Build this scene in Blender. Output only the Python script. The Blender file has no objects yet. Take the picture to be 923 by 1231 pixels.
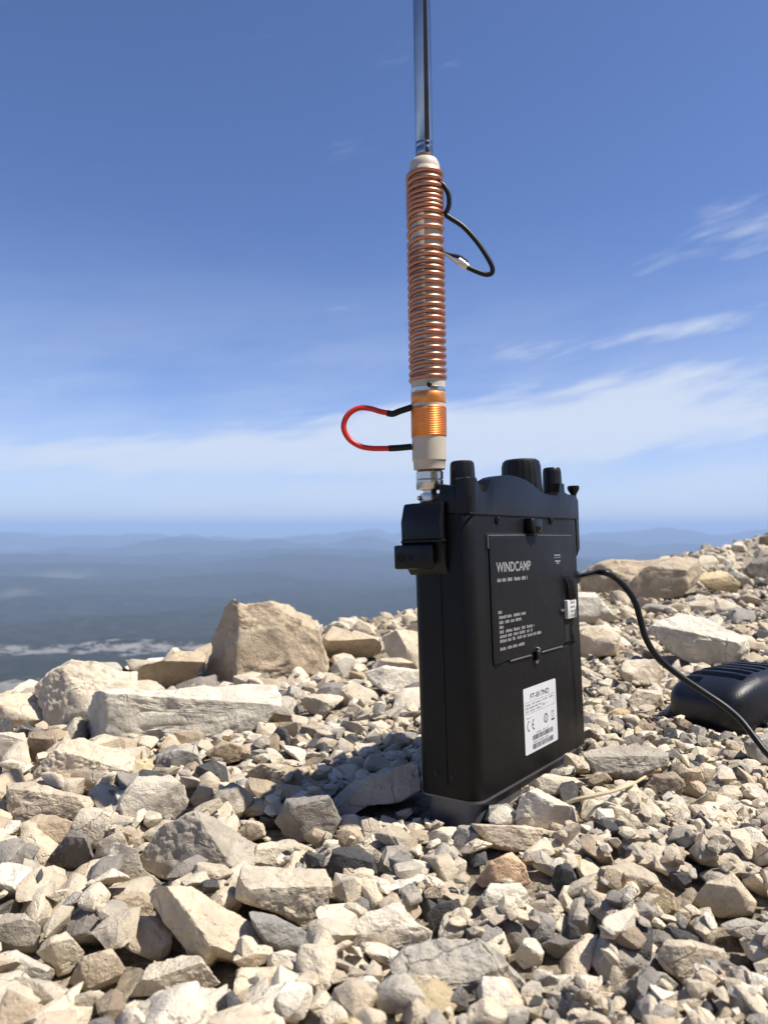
import bpy, bmesh, math, random
import numpy as np
from mathutils import Vector, Matrix, Euler

random.seed(7); rng = np.random.default_rng(11)
sc = bpy.context.scene
COL = sc.collection

# ------------------------------------------------------------------ camera
F, CX, CY = 872.6, 461.5, 615.5           # focal length and centre in photograph pixels (923 x 1231)
ZC, PITCH = 0.165, math.radians(1.35)
cam_d = bpy.data.cameras.new('camera'); cam = bpy.data.objects.new('camera', cam_d); COL.objects.link(cam)
cam.location = (0, 0, ZC); cam.rotation_euler = (math.pi/2 + PITCH, 0, 0)
cam_d.sensor_fit = 'VERTICAL'; cam_d.sensor_height = 36.0; cam_d.lens = 36.0*F/1231.0
cam_d.clip_start = 0.01; cam_d.clip_end = 300000
cam_d.dof.use_dof = True; cam_d.dof.focus_distance = 0.39; cam_d.dof.aperture_fstop = 17
sc.camera = cam

# ------------------------------------------------------------------ light
SUN_AZ, SUN_EL = math.radians(103), math.radians(60)      # azimuth clockwise from +Y (view direction)
w = bpy.data.worlds.new('World'); sc.world = w; w.use_nodes = True
sun_d = bpy.data.lights.new('sun', 'SUN'); sun_d.energy = 5.0; sun_d.angle = math.radians(0.53); sun_d.color = (1, .945, .86)
sun = bpy.data.objects.new('sun', sun_d); COL.objects.link(sun); sun.location = (3, 0, 5)
SD = Vector((math.sin(SUN_AZ)*math.cos(SUN_EL), math.cos(SUN_AZ)*math.cos(SUN_EL), math.sin(SUN_EL)))
sun.rotation_euler = SD.to_track_quat('Z', 'Y').to_euler()
sc.view_settings.view_transform = 'Standard'; sc.view_settings.look = 'None'
sc.view_settings.exposure = 0.58; sc.view_settings.gamma = 1.0; sc.view_settings.use_curve_mapping = False
sc.cycles.use_denoising = True
sc.cycles.max_bounces = 6; sc.cycles.diffuse_bounces = 3; sc.cycles.volume_bounces = 0

class NT:
    """small wrapper for building node trees"""
    def __init__(s, tree): s.t = tree; tree.nodes.clear()
    def n(s, typ, ins=None, **kw):
        nd = s.t.nodes.new(typ)
        for k, v in kw.items(): setattr(nd, k, v)
        for k, v in (ins or {}).items():
            sock = nd.inputs[k]
            if isinstance(v, bpy.types.NodeSocket): s.t.links.new(v, sock)
            else: sock.default_value = v
        return nd
    def math(s, op, a, b=0.0, c=0.0, clamp=False):
        nd = s.n('ShaderNodeMath', {0: a, 1: b, 2: c}, operation=op, use_clamp=clamp); return nd.outputs[0]
    def ramp(s, v, lo, hi, a=0.0, b=1.0):
        nd = s.n('ShaderNodeMapRange', {0: v, 1: lo, 2: hi, 3: a, 4: b}, interpolation_type='SMOOTHSTEP'); return nd.outputs[0]
    def mix(s, f, a, b, mode='MIX'):
        nd = s.n('ShaderNodeMix', data_type='RGBA', blend_type=mode)
        for k, v in ((0, f), (6, a), (7, b)):
            if isinstance(v, bpy.types.NodeSocket): s.t.links.new(v, nd.inputs[k])
            else: nd.inputs[k].default_value = v if k == 0 else (*v, 1) if len(v) == 3 else v
        return nd.outputs[2]
    def noise(s, vec, scale, detail=4, rough=.55, **kw):
        return s.n('ShaderNodeTexNoise', {'Vector': vec, 'Scale': scale, 'Detail': detail, 'Roughness': rough}, **kw).outputs[0]

SKY_STR = 0.095
def build_world():
    t = NT(w.node_tree)
    sky = t.n('ShaderNodeTexSky', sky_type='NISHITA', sun_disc=False, sun_elevation=SUN_EL, sun_rotation=SUN_AZ, altitude=3000,
              air_density=1.0, dust_density=5.5, ozone_density=5.0).outputs[0]
    sky = t.mix(1.0, sky, (.97, 1.0, 1.18), 'MULTIPLY')                        # the camera's cool white balance
    d = t.n('ShaderNodeTexCoord').outputs['Generated']
    sp = t.n('ShaderNodeSeparateXYZ', {0: d}); x, y, z = sp.outputs
    zz = t.math('ADD', t.math('MAXIMUM', z, 0.0), .06)
    cx, cy = t.math('DIVIDE', x, zz), t.math('DIVIDE', y, zz)                  # cirrus sheet seen from below
    az = t.math('ARCTAN2', x, y); el = t.math('ARCSINE', z)
    pv = t.n('ShaderNodeCombineXYZ', {0: t.math('MULTIPLY', az, 2.6), 1: t.math('ADD', t.math('MULTIPLY', el, 13.0), t.math('MULTIPLY', az, -1.6)), 2: 0.3}).outputs[0]
    n1 = t.noise(pv, 1.55, 7, .58, normalize=True)
    pv2 = t.n('ShaderNodeCombineXYZ', {0: t.math('MULTIPLY', az, 5.0), 1: t.math('ADD', t.math('MULTIPLY', el, 30.0), t.math('MULTIPLY', az, -7.0)), 2: 4.0}).outputs[0]
    n2 = t.noise(pv2, 1.4, 6, .6)
    def blob(a0, e0, sa, se, tilt=0.0):
        da = t.math('DIVIDE', t.math('SUBTRACT', az, math.radians(a0)), math.radians(sa))
        e2 = t.math('SUBTRACT', t.math('SUBTRACT', el, math.radians(e0)), t.math('MULTIPLY', t.math('SUBTRACT', az, math.radians(a0)), tilt))
        de = t.math('DIVIDE', e2, math.radians(se))
        r2 = t.math('ADD', t.math('MULTIPLY', da, da), t.math('MULTIPLY', de, de))
        return t.math('EXPONENT', t.math('MULTIPLY', r2, -1.0))
    bl = t.math('MULTIPLY', blob(17, 8.0, 24, 3.5, .05), .58)
    bl = t.math('ADD', bl, t.math('MULTIPLY', blob(-20, 5.0, 28, 2.4, .04), .44))
    bl = t.math('ADD', bl, t.math('MULTIPLY', blob(25, 19.8, 8, 1.9, .15), .34))
    bl = t.math('ADD', bl, t.math('MULTIPLY', blob(18, 14.2, 15, 1.2, .05), .30))
    bl = t.math('ADD', bl, t.math('MULTIPLY', blob(0, 8.6, 6, 1.6, 0), .22))
    dens = t.math('ADD', t.math('ADD', t.math('MULTIPLY', n1, .75), t.math('MULTIPLY', n2, .55)), bl)
    dens = t.math('MULTIPLY', t.ramp(dens, .78, 1.20), t.ramp(el, .015, .10, .45, 1.0))
    veil = t.math('MULTIPLY', t.ramp(el, .42, .02), t.ramp(n1, .25, .7, .14, .46))         # thin cirrus veil, thicker where one looks through more of it
    veil = t.math('ADD', veil, t.ramp(el, .16, .0, 0, .34))
    fac = t.math('MAXIMUM', t.math('MULTIPLY', dens, .84), veil)
    colr = t.mix(fac, sky, (5.3, 5.8, 6.6))
    bg = t.n('ShaderNodeBackground', {'Color': colr, 'Strength': SKY_STR})
    t.n('ShaderNodeOutputWorld', {0: bg.outputs[0]})
build_world()

# ------------------------------------------------------------------ helpers
def tag(o, label=None, cat=None, group=None, kind=None):
    for k, v in (('label', label), ('category', cat), ('group', group), ('kind', kind)):
        if v: o[k] = v
    return o
def link(name, me, mat=None, parent=None):
    o = bpy.data.objects.new(name, me); COL.objects.link(o)
    if mat and me is not None and not me.materials: me.materials.append(mat)
    if parent: o.parent = parent
    return o
def from_bm(name, bm, mat, parent=None, smooth=True, angle=40):
    bmesh.ops.recalc_face_normals(bm, faces=bm.faces)
    me = bpy.data.meshes.new(name); bm.to_mesh(me); bm.free()
    if smooth:
        me.polygons.foreach_set('use_smooth', [True]*len(me.polygons)); me.set_sharp_from_angle(angle=math.radians(angle))
    return link(name, me, mat, parent)
def empty(name, mtx=None):
    o = bpy.data.objects.new(name, None); COL.objects.link(o); o.empty_display_size = .01
    if mtx is not None: o.matrix_world = mtx
    return o
def box(bm, lo, hi, bev=0.0, seg=2):
    v = [bm.verts.new((x, y, z)) for z in (lo[2], hi[2]) for y in (lo[1], hi[1]) for x in (lo[0], hi[0])]
    fs = [bm.faces.new([v[i] for i in q]) for q in ((0,2,3,1),(4,5,7,6),(0,1,5,4),(2,6,7,3),(0,4,6,2),(1,3,7,5))]
    if bev > 0:
        es = {e for f in fs for e in f.edges}
        bmesh.ops.bevel(bm, geom=list(es), offset=bev, segments=seg, affect='EDGES', profile=.5)
def prism(bm, poly, a0, a1, axis=1, bev=0.0, seg=2):
    """polygon in the two other axes extruded along axis"""
    def P(p, a):
        if axis == 1: return (p[0], a, p[1])
        if axis == 0: return (a, p[0], p[1])
        return (p[0], p[1], a)
    A = [bm.verts.new(P(p, a0)) for p in poly]; B = [bm.verts.new(P(p, a1)) for p in poly]
    n = len(poly); fs = [bm.faces.new(A), bm.faces.new(B[::-1])]
    for i in range(n): fs.append(bm.faces.new((A[i], B[i], B[(i+1) % n], A[(i+1) % n])))
    if bev > 0:
        es = {e for f in fs[:2] for e in f.edges}
        bmesh.ops.bevel(bm, geom=list(es), offset=bev, segments=seg, affect='EDGES', profile=.5)
def lathe(bm, prof, c=(0,0,0), n=40, caps=True, wob=None):
    rings = []
    for r, z in prof:
        rings.append([bm.verts.new((c[0]+(r*(wob(i, z) if wob else 1))*math.cos(2*math.pi*i/n), c[1]+(r*(wob(i, z) if wob else 1))*math.sin(2*math.pi*i/n), c[2]+z)) for i in range(n)])
    for a, b in zip(rings, rings[1:]):
        for i in range(n): bm.faces.new((a[i], a[(i+1) % n], b[(i+1) % n], b[i]))
    if caps: bm.faces.new(rings[0][::-1]); bm.faces.new(rings[-1])
def smooth_path(pts, n=8):
    P = [Vector(p) for p in pts]; P = [2*P[0]-P[1]] + P + [2*P[-1]-P[-2]]; out = []
    for i in range(1, len(P)-2):
        for k in range(n):
            t = k/n; a, b, c, d = P[i-1:i+3]
            out.append(.5*((2*b)+(-a+c)*t+(2*a-5*b+4*c-d)*t*t+(-a+3*b-3*c+d)*t**3))
    out.append(P[-2]); return out
def tube(bm, pts, r, n=12):
    rings = []; up = Vector((.13, .31, .94))
    for i, p in enumerate(pts):
        t = (pts[min(i+1, len(pts)-1)]-pts[max(i-1, 0)]).normalized()
        a = t.cross(up).normalized(); b = a.cross(t); rr = r(i/(len(pts)-1)) if callable(r) else r
        rings.append([bm.verts.new(p+(a*math.cos(2*math.pi*k/n)+b*math.sin(2*math.pi*k/n))*rr) for k in range(n)])
    for A, B in zip(rings, rings[1:]):
        for k in range(n): bm.faces.new((A[k], A[(k+1) % n], B[(k+1) % n], B[k]))
    bm.faces.new(rings[0][::-1]); bm.faces.new(rings[-1])
def wpt(px, py, depth):
    """world point seen at a photograph pixel, at a distance along the view axis"""
    x = (px-CX)/F*depth; y = -(py-CY)/F*depth
    c, s = math.cos(PITCH), math.sin(PITCH)
    return Vector((x, depth*c-y*s, ZC+y*c+depth*s))

# vectorised gradient noise
_perm = rng.permutation(512); _perm = np.concatenate([_perm, _perm, _perm]); _grad = rng.normal(size=(512, 3)); _grad /= np.linalg.norm(_grad, axis=1)[:, None]
def perlin(p):
    p = np.asarray(p, float); i = np.floor(p).astype(int); f = p-i; u = f*f*f*(f*(f*6-15)+10); i &= 255; r = 0
    for dx in (0, 1):
        for dy in (0, 1):
            for dz in (0, 1):
                h = _perm[_perm[_perm[i[:, 0]+dx]+((i[:, 1]+dy) & 255)]+((i[:, 2]+dz) & 255)] & 511
                g = (_grad[h]*(f-np.array([dx, dy, dz]))).sum(1)
                wgt = (u[:, 0] if dx else 1-u[:, 0])*(u[:, 1] if dy else 1-u[:, 1])*(u[:, 2] if dz else 1-u[:, 2]); r = r+g*wgt
    return r
def fbm(p, oct=4, gain=.5):
    a, s, fr = 1.0, 0, 1.0
    for _ in range(oct): s = s+a*perlin(np.asarray(p)*fr+17.3*fr); a *= gain; fr *= 2.03
    return s

# ------------------------------------------------------------------ materials
def mat(name):
    m = bpy.data.materials.new(name); m.use_nodes = True; return m, NT(m.node_tree)
def simple(name, col, rough=.5, metal=0.0, bump=0.0, bscale=900, var=0.08, spec=.5):
    m, t = mat(name); co = t.n('ShaderNodeTexCoord').outputs['Object']
    n = t.noise(co, bscale, 4); n2 = t.noise(co, 60, 4)
    c = t.mix(t.ramp(n2, .3, .7), tuple(v*(1-var) for v in col), tuple(min(1, v*(1+var)) for v in col))
    if name.startswith('black') or name.startswith('micro') or name.startswith('batt'):      # pale stone dust and fine scuffs
        du = t.math('MULTIPLY', t.ramp(t.noise(co, 130, 6, .75), .52, .78), t.ramp(t.noise(co, 2600, 3, .7), .5, .75)); c = t.mix(t.math('MULTIPLY', du, .20), c, (.30, .27, .22))
    b = t.n('ShaderNodeBump', {'Strength': bump, 'Distance': .0003, 'Height': n}).outputs[0]
    rg = t.ramp(n2, .25, .75, rough*.85, min(1, rough*1.15))
    s = t.n('ShaderNodeBsdfPrincipled', {'Base Color': c, 'Roughness': rg, 'Metallic': metal, 'Normal': b, 'Specular IOR Level': spec})
    t.n('ShaderNodeOutputMaterial', {0: s.outputs[0]}); return m
def rock_mat(name, src):
    m, t = mat(name); tc = t.n('ShaderNodeTexCoord').outputs['Object']
    at = t.n('ShaderNodeAttribute', attribute_name='tint', attribute_type=src).outputs[0]
    if src == 'OBJECT':
        off = t.n('ShaderNodeObjectInfo').outputs['Random']
        co = t.n('ShaderNodeVectorMath', {0: tc, 1: t.n('ShaderNodeCombineXYZ', {0: off, 1: t.math('MULTIPLY', off, 7.3), 2: t.math('MULTIPLY', off, 3.1)}).outputs[0]}, operation='ADD').outputs[0]
    else: co = tc
    big = t.noise(co, 55, 5, .6); mid = t.noise(co, 210, 6, .65); fin = t.noise(co, 1100, 4, .7)
    c = t.mix(t.ramp(big, .32, .68), t.mix(1.0, at, (.80, .79, .78), 'MULTIPLY'), t.mix(1.0, at, (1.12, 1.11, 1.09), 'MULTIPLY'))
    c = t.mix(t.math('MULTIPLY', t.ramp(mid, .52, .72), .38), c, t.mix(1.0, at, (.66, .58, .48), 'MULTIPLY'))       # iron-stained grain
    c = t.mix(t.math('MULTIPLY', t.ramp(mid, .44, .26), .30), c, (.70, .66, .58))                                    # chalky bloom
    pit = t.n('ShaderNodeTexVoronoi', {'Vector': co, 'Scale': 420.0}).outputs['Distance']
    spots = t.math('MULTIPLY', t.ramp(pit, .22, .06), t.ramp(big, .50, .62))
    c = t.mix(t.math('MULTIPLY', spots, .5), c, t.mix(1.0, at, (.35, .33, .31), 'MULTIPLY'))
    lich = t.math('MULTIPLY', t.ramp(t.noise(co, 34, 6, .7), .60, .68), t.ramp(mid, .40, .58))
    c = t.mix(t.math('MULTIPLY', lich, .5), c, (.11, .105, .10))                                                     # grey lichen film
    wrp = t.n('ShaderNodeVectorMath', {0: t.n('ShaderNodeTexNoise', {'Vector': co, 'Scale': 60.0, 'Detail': 5.0}).outputs[1], 1: (.02, .02, .02)}, operation='MULTIPLY').outputs[0]
    wv = t.n('ShaderNodeVectorMath', {0: co, 1: wrp}, operation='ADD').outputs[0]
    crk = t.ramp(t.n('ShaderNodeTexVoronoi', {'Vector': wv, 'Scale': 48.0}, feature='DISTANCE_TO_EDGE').outputs['Distance'], .028, .004)
    crk = t.math('MULTIPLY', crk, t.ramp(big, .50, .60)); c = t.mix(t.math('MULTIPLY', crk, .38), c, t.mix(1.0, at, (.30, .25, .20), 'MULTIPLY'))       # hairline cracks
    c = t.mix(t.ramp(fin, .25, .8, 0, .22), c, t.mix(1.0, c, (.5, .48, .45), 'MULTIPLY'))
    h = t.math('ADD', t.math('MULTIPLY', mid, 1.0), t.math('ADD', t.math('MULTIPLY', fin, .28), t.math('SUBTRACT', t.math('MULTIPLY', t.ramp(pit, .0, .25), .22), t.math('MULTIPLY', crk, .35))))
    b = t.n('ShaderNodeBump', {'Strength': .85, 'Distance': .0022, 'Height': h}).outputs[0]
    s = t.n('ShaderNodeBsdfPrincipled', {'Base Color': c, 'Roughness': .92, 'Normal': b, 'Specular IOR Level': .25})
    t.n('ShaderNodeOutputMaterial', {0: s.outputs[0]}); return m
M_ROCK = rock_mat('limestone', 'OBJECT'); M_GRAV = rock_mat('limestone_gravel', 'GEOMETRY')
M_SHELL = simple('black_painted_shell', (.0055, .0055, .0058), .46, 0, .25, 1500, .08, .22)
M_PLAST = simple('black_moulded_plastic', (.005, .0052, .006), .34, 0, .35, 900, .08, .28)
M_RUB = simple('black_rubber', (.006, .006, .0065), .42, 0, .15, 900, .08, .32)
M_MIC = simple('microphone_plastic', (.009, .0095, .013), .40, 0, .6, 700, .08, .4)
M_DOOR = simple('battery_door_plastic', (.0085, .0085, .0088), .5, 0, .4, 1300, .08, .22)
M_HOLE = simple('dark_recess', (.004, .004, .004), .8)
M_SINK = simple('grey_cast_aluminium', (.13, .13, .135), .5, .6, .3, 700)
M_RIM = simple('highlight_and_tab_metal', (.22, .215, .21), .45, .7, .2, 900)  # switch tab metal, also the highlight colour along the door edges
M_CHROME = simple('chrome', (.36, .365, .38), .09, 1.0, .02, 500)
M_NICKEL = simple('nickel_plating', (.62, .59, .54), .26, 1.0, .1, 700)
M_BRASS = simple('brass', (.42, .25, .10), .4, 1.0, .1, 700)
M_COIL = simple('enamelled_copper_wire', (.50, .23, .15), .38, .85, .1, 500, .18)
M_FINE = simple('fine_copper_winding', (.80, .29, .08), .36, .7, .1, 500, .1)
M_CREAM = simple('cream_plastic_tube', (.50, .44, .35), .55, 0, .15, 500)
M_RED = simple('red_silicone_wire', (.62, .022, .012), .42)
M_WHITE = simple('white_plastic', (.58, .57, .53), .45)
M_LABEL = simple('white_paper_label', (.56, .56, .575), .5, 0, 0, 500, .02)
M_INK = simple('black_ink', (.02, .02, .02), .6)
M_GINK = simple('grey_ink', (.25, .25, .26), .6)
M_PRINT = simple('pale_grey_print', (.24, .24, .235), .6)
M_STRAW = simple('dry_straw', (.50, .41, .25), .8, 0, .3, 900, .15)

# ------------------------------------------------------------------ ground and far land
CREST = np.array([.02, 1.0]); CN = np.array([-.73, .684])
def gnd(x, y):
    x = np.asarray(x, float); y = np.asarray(y, float)
    d = (x-CREST[0])*CN[0]+(y-CREST[1])*CN[1]
    dd = np.maximum(d-.04, 0)
    base = .07*np.clip(x, -2, 3.0)*np.clip((y+.5), .3, 1)
    mound = .014*np.exp(-(((x-.105)/.055)**2+((y-.375)/.055)**2))
    return base+.0166*np.clip(y, 0, 3.2)+mound-.55*dd*dd/(dd+.25)
def ghit(px, py):
    """ground point under a photograph pixel (clamped to the crest)"""
    a = wpt(px, py, 0.0); b = wpt(px, py, 1.0)-a
    ts = GT; x, y, z = a.x+b.x*ts, a.y+b.y*ts, a.z+b.z*ts
    d = (x-CREST[0])*CN[0]+(y-CREST[1])*CN[1]
    k = np.argmax((z < gnd(x, y)+.005) | (d > .10)); return float(ts[k]) if k else 6.0
GT = np.geomspace(.12, 6, 500)
_gf = {}
def ghit_fast(px, py):
    k = (int(px//6), int(py//4))
    if k not in _gf: _gf[k] = ghit(px, py)
    return _gf[k]*(1+.004*math.sin(px*3.1))

PR_R = np.array([0, 3, 10, 30, 100, 500, 1500, 3300, 5400, 8000, 15000, 90000.])
PR_Z = np.array([-.35, -1.2, -4, -11, -38, -180, -430, -690, -850, -1000, -1120, -1160.])
def ring_mesh(name, r0, r1, nr, front, back, zf):
    th = np.concatenate([np.linspace(-52, 52, front, endpoint=False), np.linspace(52, 308, back, endpoint=False)])*np.pi/180
    rr = np.geomspace(r0, r1, nr); R, T = np.meshgrid(rr, th, indexing='ij'); X, Y = R*np.sin(T), R*np.cos(T)
    Z = zf(X.ravel(), Y.ravel(), R.ravel(), T.ravel()); n = len(th)
    v = np.stack([X.ravel(), Y.ravel(), Z], 1)
    i = np.arange(nr-1)[:, None]*n; j = np.arange(n)[None]; k = (j+1) % n
    q = np.stack([i+j, i+n+j, i+n+k, i+k], -1).reshape(-1, 4)[:, ::-1]
    me = bpy.data.meshes.new(name); mesh_fill(me, v, q); return me, R.ravel(), T.ravel(), v
def mesh_fill(me, v, q, smooth=True):
    k = q.shape[1]; me.vertices.add(len(v)); me.vertices.foreach_set('co', np.ascontiguousarray(v, np.float32).ravel())
    me.loops.add(q.size); me.loops.foreach_set('vertex_index', q.astype(np.int32).ravel())
    me.polygons.add(len(q)); me.polygons.foreach_set('loop_start', np.arange(0, q.size, k, dtype=np.int32))
    me.polygons.foreach_set('use_smooth', np.full(len(q), smooth)); me.update(); me.validate()

def near_z(X, Y, R, T):
    g = gnd(X, Y)
    b = fbm(np.stack([X*14, Y*14, X*0], 1), 4)*.0028*np.minimum(1, R/.3)
    far = np.interp(R, PR_R, PR_Z)+fbm(np.stack([X*.12, Y*.12, X*0+3], 1), 4)*np.minimum(R*.05, 3)
    ta, ra = (X-5.6)*.78-(Y+7.2)*-.63, (X-5.6)*.63+(Y+7.2)*-.78   # unseen steep outcrop added behind the viewpoint to darken the whip's reflection
    far = far+15*np.exp(-(ra/2.6)**4-(ta/4.6)**2)
    f = np.clip((R-3.0)/5, 0, 1); f = f*f*(3-2*f)
    return (g+b+.0022)*(1-f)+far*f
def ground_mat():
    m, t = mat('limestone_grit'); co = t.n('ShaderNodeTexCoord').outputs['Object']
    n1 = t.noise(co, 30, 6, .6); n2 = t.noise(co, 500, 5, .7); vo = t.n('ShaderNodeTexVoronoi', {'Vector': co, 'Scale': 260.0})
    c = t.mix(t.ramp(n1, .3, .7), (.38, .315, .225), (.52, .435, .315)); c = t.mix(t.ramp(n2, .3, .75, 0, .5), c, (.26, .22, .165))
    c = t.mix(.4, c, t.mix(1.0, c, t.n('ShaderNodeSeparateColor', {0: vo.outputs['Color']}).outputs[0], 'MULTIPLY'))
    h = t.math('ADD', t.math('MULTIPLY', vo.outputs['Distance'], -1.2), n2)
    b = t.n('ShaderNodeBump', {'Strength': .9, 'Distance': .003, 'Height': h}).outputs[0]
    s = t.n('ShaderNodeBsdfPrincipled', {'Base Color': c, 'Roughness': .95, 'Normal': b, 'Specular IOR Level': .2}); t.n('ShaderNodeOutputMaterial', {0: s.outputs[0]}); return m
me, *_ = ring_mesh('ground', .04, 60, 190, 200, 60, near_z)
tag(link('ground', me, ground_mat()), kind='structure')

def hills_z(X, Y, R, T):
    z = np.interp(R, PR_R, PR_Z)
    P = np.stack([X/3600, Y/3600, X*0+.7], 1)
    rid = 1-np.abs(fbm(P, 5))*1.7
    a = np.interp(R, [60, 800, 3000, 8000, 16000, 30000, 50000, 80000], [2, 20, 40, 90, 190, 260, 260, 100])
    far = 0
    for k, (rk, ak, sk, wl) in enumerate(((3650, 70, 260, 1200), (5750, 105, 330, 1500), (8500, 90, 800, 2500), (11500, 200, 1100, 4000), (15000, 220, 1400, 4500), (19500, 340, 1900, 6000), (26000, 380, 2300, 8000), (34000, 620, 3200, 8000), (50000, 980, 4500, 10000), (70000, 1350, 5500, 16000))):
        u = fbm(np.stack([X/wl, Y/(wl*3), X*0+k*7.7], 1), 4)
        far = far+np.exp(-((R-rk-sk*1.2*u)/sk)**2)*ak*np.clip(.72+1.25*fbm(np.stack([X/wl*1.3, X*0+k, X*0+3.3], 1), 4), .1, 2)
    return z+(rid-.75)*a*1.1+fbm(np.stack([X/900, Y/900, X*0], 1), 3)*np.minimum(R*.012, 28)+far
def hills_mat():
    m, t = mat('forest_and_limestone'); co = t.n('ShaderNodeTexCoord').outputs['Object']
    sq = t.n('ShaderNodeVectorMath', {0: co, 1: (1, 1, 0)}, operation='MULTIPLY').outputs[0]
    n1 = t.noise(sq, .0009, 6, .6); n2 = t.noise(sq, .006, 5, .65); n3 = t.noise(sq, .00022, 4, .5)
    bare = t.n('ShaderNodeAttribute', attribute_name='bare').outputs['Fac']
    c = t.mix(t.ramp(n2, .35, .65), (.017, .020, .013), (.036, .038, .025))
    c = t.mix(t.ramp(n3, .61, .70, 0, .8), c, t.mix(t.ramp(n1, .4, .6), (.05, .06, .04), (.12, .115, .08)))     # fields and clearings
    n4 = t.noise(co, .011, 5, .7)
    k = t.math('ADD', bare, t.math('MULTIPLY', t.math('SUBTRACT', t.math('ADD', n2, n4), 1.0), 1.9))
    c = t.mix(t.ramp(k, .40, .62), c, t.mix(t.ramp(n2, .3, .7), (.13, .125, .11), (.23, .215, .195)))
    s = t.n('ShaderNodeBsdfPrincipled', {'Base Color': c, 'Roughness': 1.0, 'Specular IOR Level': .1}); t.n('ShaderNodeOutputMaterial', {0: s.outputs[0]}); return m
me, RR, TT, VV = ring_mesh('hills', 50, 84000, 440, 300, 60, hills_z)
deg = np.degrees(np.where(TT > np.pi, TT-2*np.pi, TT))
wav = fbm(np.stack([VV[:, 0]/1500, VV[:, 1]/1500, VV[:, 0]*0+9], 1), 4)
bare = np.exp(-((RR-5480+55*(deg+21)-300*wav)/230)**2)*np.clip((-11.5-deg+3*wav)/3, 0, 1)*.66
bare = np.maximum(bare, np.exp(-((RR-3350-120*wav)/420)**2)*np.clip((-24.3-deg)/1.2, 0, 1))
bare = np.maximum(bare, np.clip((1600-RR)/500, 0, 1))
at = me.attributes.new('bare', 'FLOAT', 'POINT'); at.data.foreach_set('value', bare.astype(np.float32))
tag(link('hills', me, hills_mat()), kind='structure')

# ------------------------------------------------------------------ haze
m, t = mat('haze_air')
vol = t.n('ShaderNodeVolumePrincipled', {'Color': (.50, .69, 1.0, 1), 'Density': 3.9e-5, 'Anisotropy': .0})
t.n('ShaderNodeOutputMaterial', {1: vol.outputs[0]})
bm = bmesh.new(); box(bm, (-95000, -95000, -2200), (95000, 95000, 560))
tag(from_bm('haze', bm, m, smooth=False), kind='stuff')

# ------------------------------------------------------------------ radio
# local axes: X along the battery-door face, Y through the thickness (away from that face), Z up; fitted to the photograph
c_, s_ = math.cos(PITCH), math.sin(PITCH)
def c2w(v): return Vector((v[0], v[2]*c_-v[1]*s_, v[1]*c_+v[2]*s_))
RC = np.array([[.609, -.793, -.030], [-.029, -.059, .998], [.793, .607, .059]])
Rm = Matrix([c2w(RC[:, i]) for i in range(3)]).transposed()
q = Rm.to_quaternion().normalized(); Rm = q.to_matrix()
RP = Vector((0, 0, ZC))+c2w((.0462, -.1426, .3537))
MR = Matrix.Translation(RP) @ Rm.to_4x4()
radio = empty('transceiver', MR)
tag(radio, 'black portable radio transceiver standing on end among the stones', 'radio')
W_, T_, H_ = .1375, .0362, .1425
mm = .001
# main painted shell, rounded long edges
def rrect(x0, x1, y0, y1, r, n=6):
    out = []
    for cx, cy, a0 in ((x1-r, y0+r, -90), (x1-r, y1-r, 0), (x0+r, y1-r, 90), (x0+r, y0+r, 180)):
        out += [(cx+r*math.cos(math.radians(a0+90*k/n)), cy+r*math.sin(math.radians(a0+90*k/n))) for k in range(n+1)]
    return out
bm = bmesh.new(); prism(bm, rrect(0, W_, 0, T_, .0065), .0004, H_, axis=2, bev=.0006, seg=2)
shell = from_bm('shell', bm, M_SHELL, radio)
# worn metal lip round the lower edge of the shell
bm = bmesh.new(); ro = rrect(-.0003, W_+.0003, -.0003, T_+.0003, .0067)
prism(bm, ro, -.0008, .0004, axis=2); from_bm('lower_lip', bm, M_SINK, radio)
# seam running down the side
bm = bmesh.new(); box(bm, (-.0004, .0176, .006), (.0006, .0182, .112)); from_bm('side_seam', bm, M_HOLE, radio, False)
# rear heat sink below the shell
bm = bmesh.new(); prism(bm, rrect(.003, W_-.003, .003, T_-.002, .006), -.020, -.0008, axis=2, bev=.0012); sink = from_bm('heat_sink', bm, M_SINK, radio)
# front bezel with its wavy guard
prof = [(.0065, H_), (.0038, H_), (.0018, H_), (.0006, H_), (0, H_), (0, .1590), (.0006, .1600), (.0018, .1608), (.0038, .1610), (.0065, .1610), (.0085, .1608), (.0112, .1570), (.0135, .1540), (.0175, .1538), (.0202, .1560), (.0235, .1605), (.029, .1625), (.036, .1638),
        (.046, .1645), (.055, .1642), (.064, .1632), (.072, .1612), (.079, .1588), (.084, .1572), (.090, .1562), (.105, .1562), (.1085, .1585), (.110, .1640), (.1165, .1642),
        (.1172, .1590), (.122, .1578), (.1345, .1574), (W_, .1550), (W_, H_)]
def strip_guard(bm, top, y1):
    """guard plate following a top outline, its end rounded back into the side"""
    cols = []
    for x, z in top:
        yf = -.0006+(.0066-math.sqrt(max(.0066**2-(.0066-x)**2, 0)) if x < .0066 else 0)
        e = .0007; cols.append([bm.verts.new(p) for p in ((x, yf, H_), (x, yf, z-e), (x, yf+e*.3, z-e*.3), (x, yf+e, z), (x, y1, z), (x, y1, H_))])
    for A, B in zip(cols, cols[1:]):
        for k in range(6): bm.faces.new((A[k], B[k], B[(k+1) % 6], A[(k+1) % 6]))
    bm.faces.new(cols[0]); bm.faces.new(cols[-1][::-1])
tp = [(prof[k][0]+k*1e-6, prof[k][1]) for k in range(5, len(prof)-1)]
bm = bmesh.new(); strip_guard(bm, tp, .0075); bez = from_bm('bezel', bm, M_PLAST, radio, True, 35)
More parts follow.
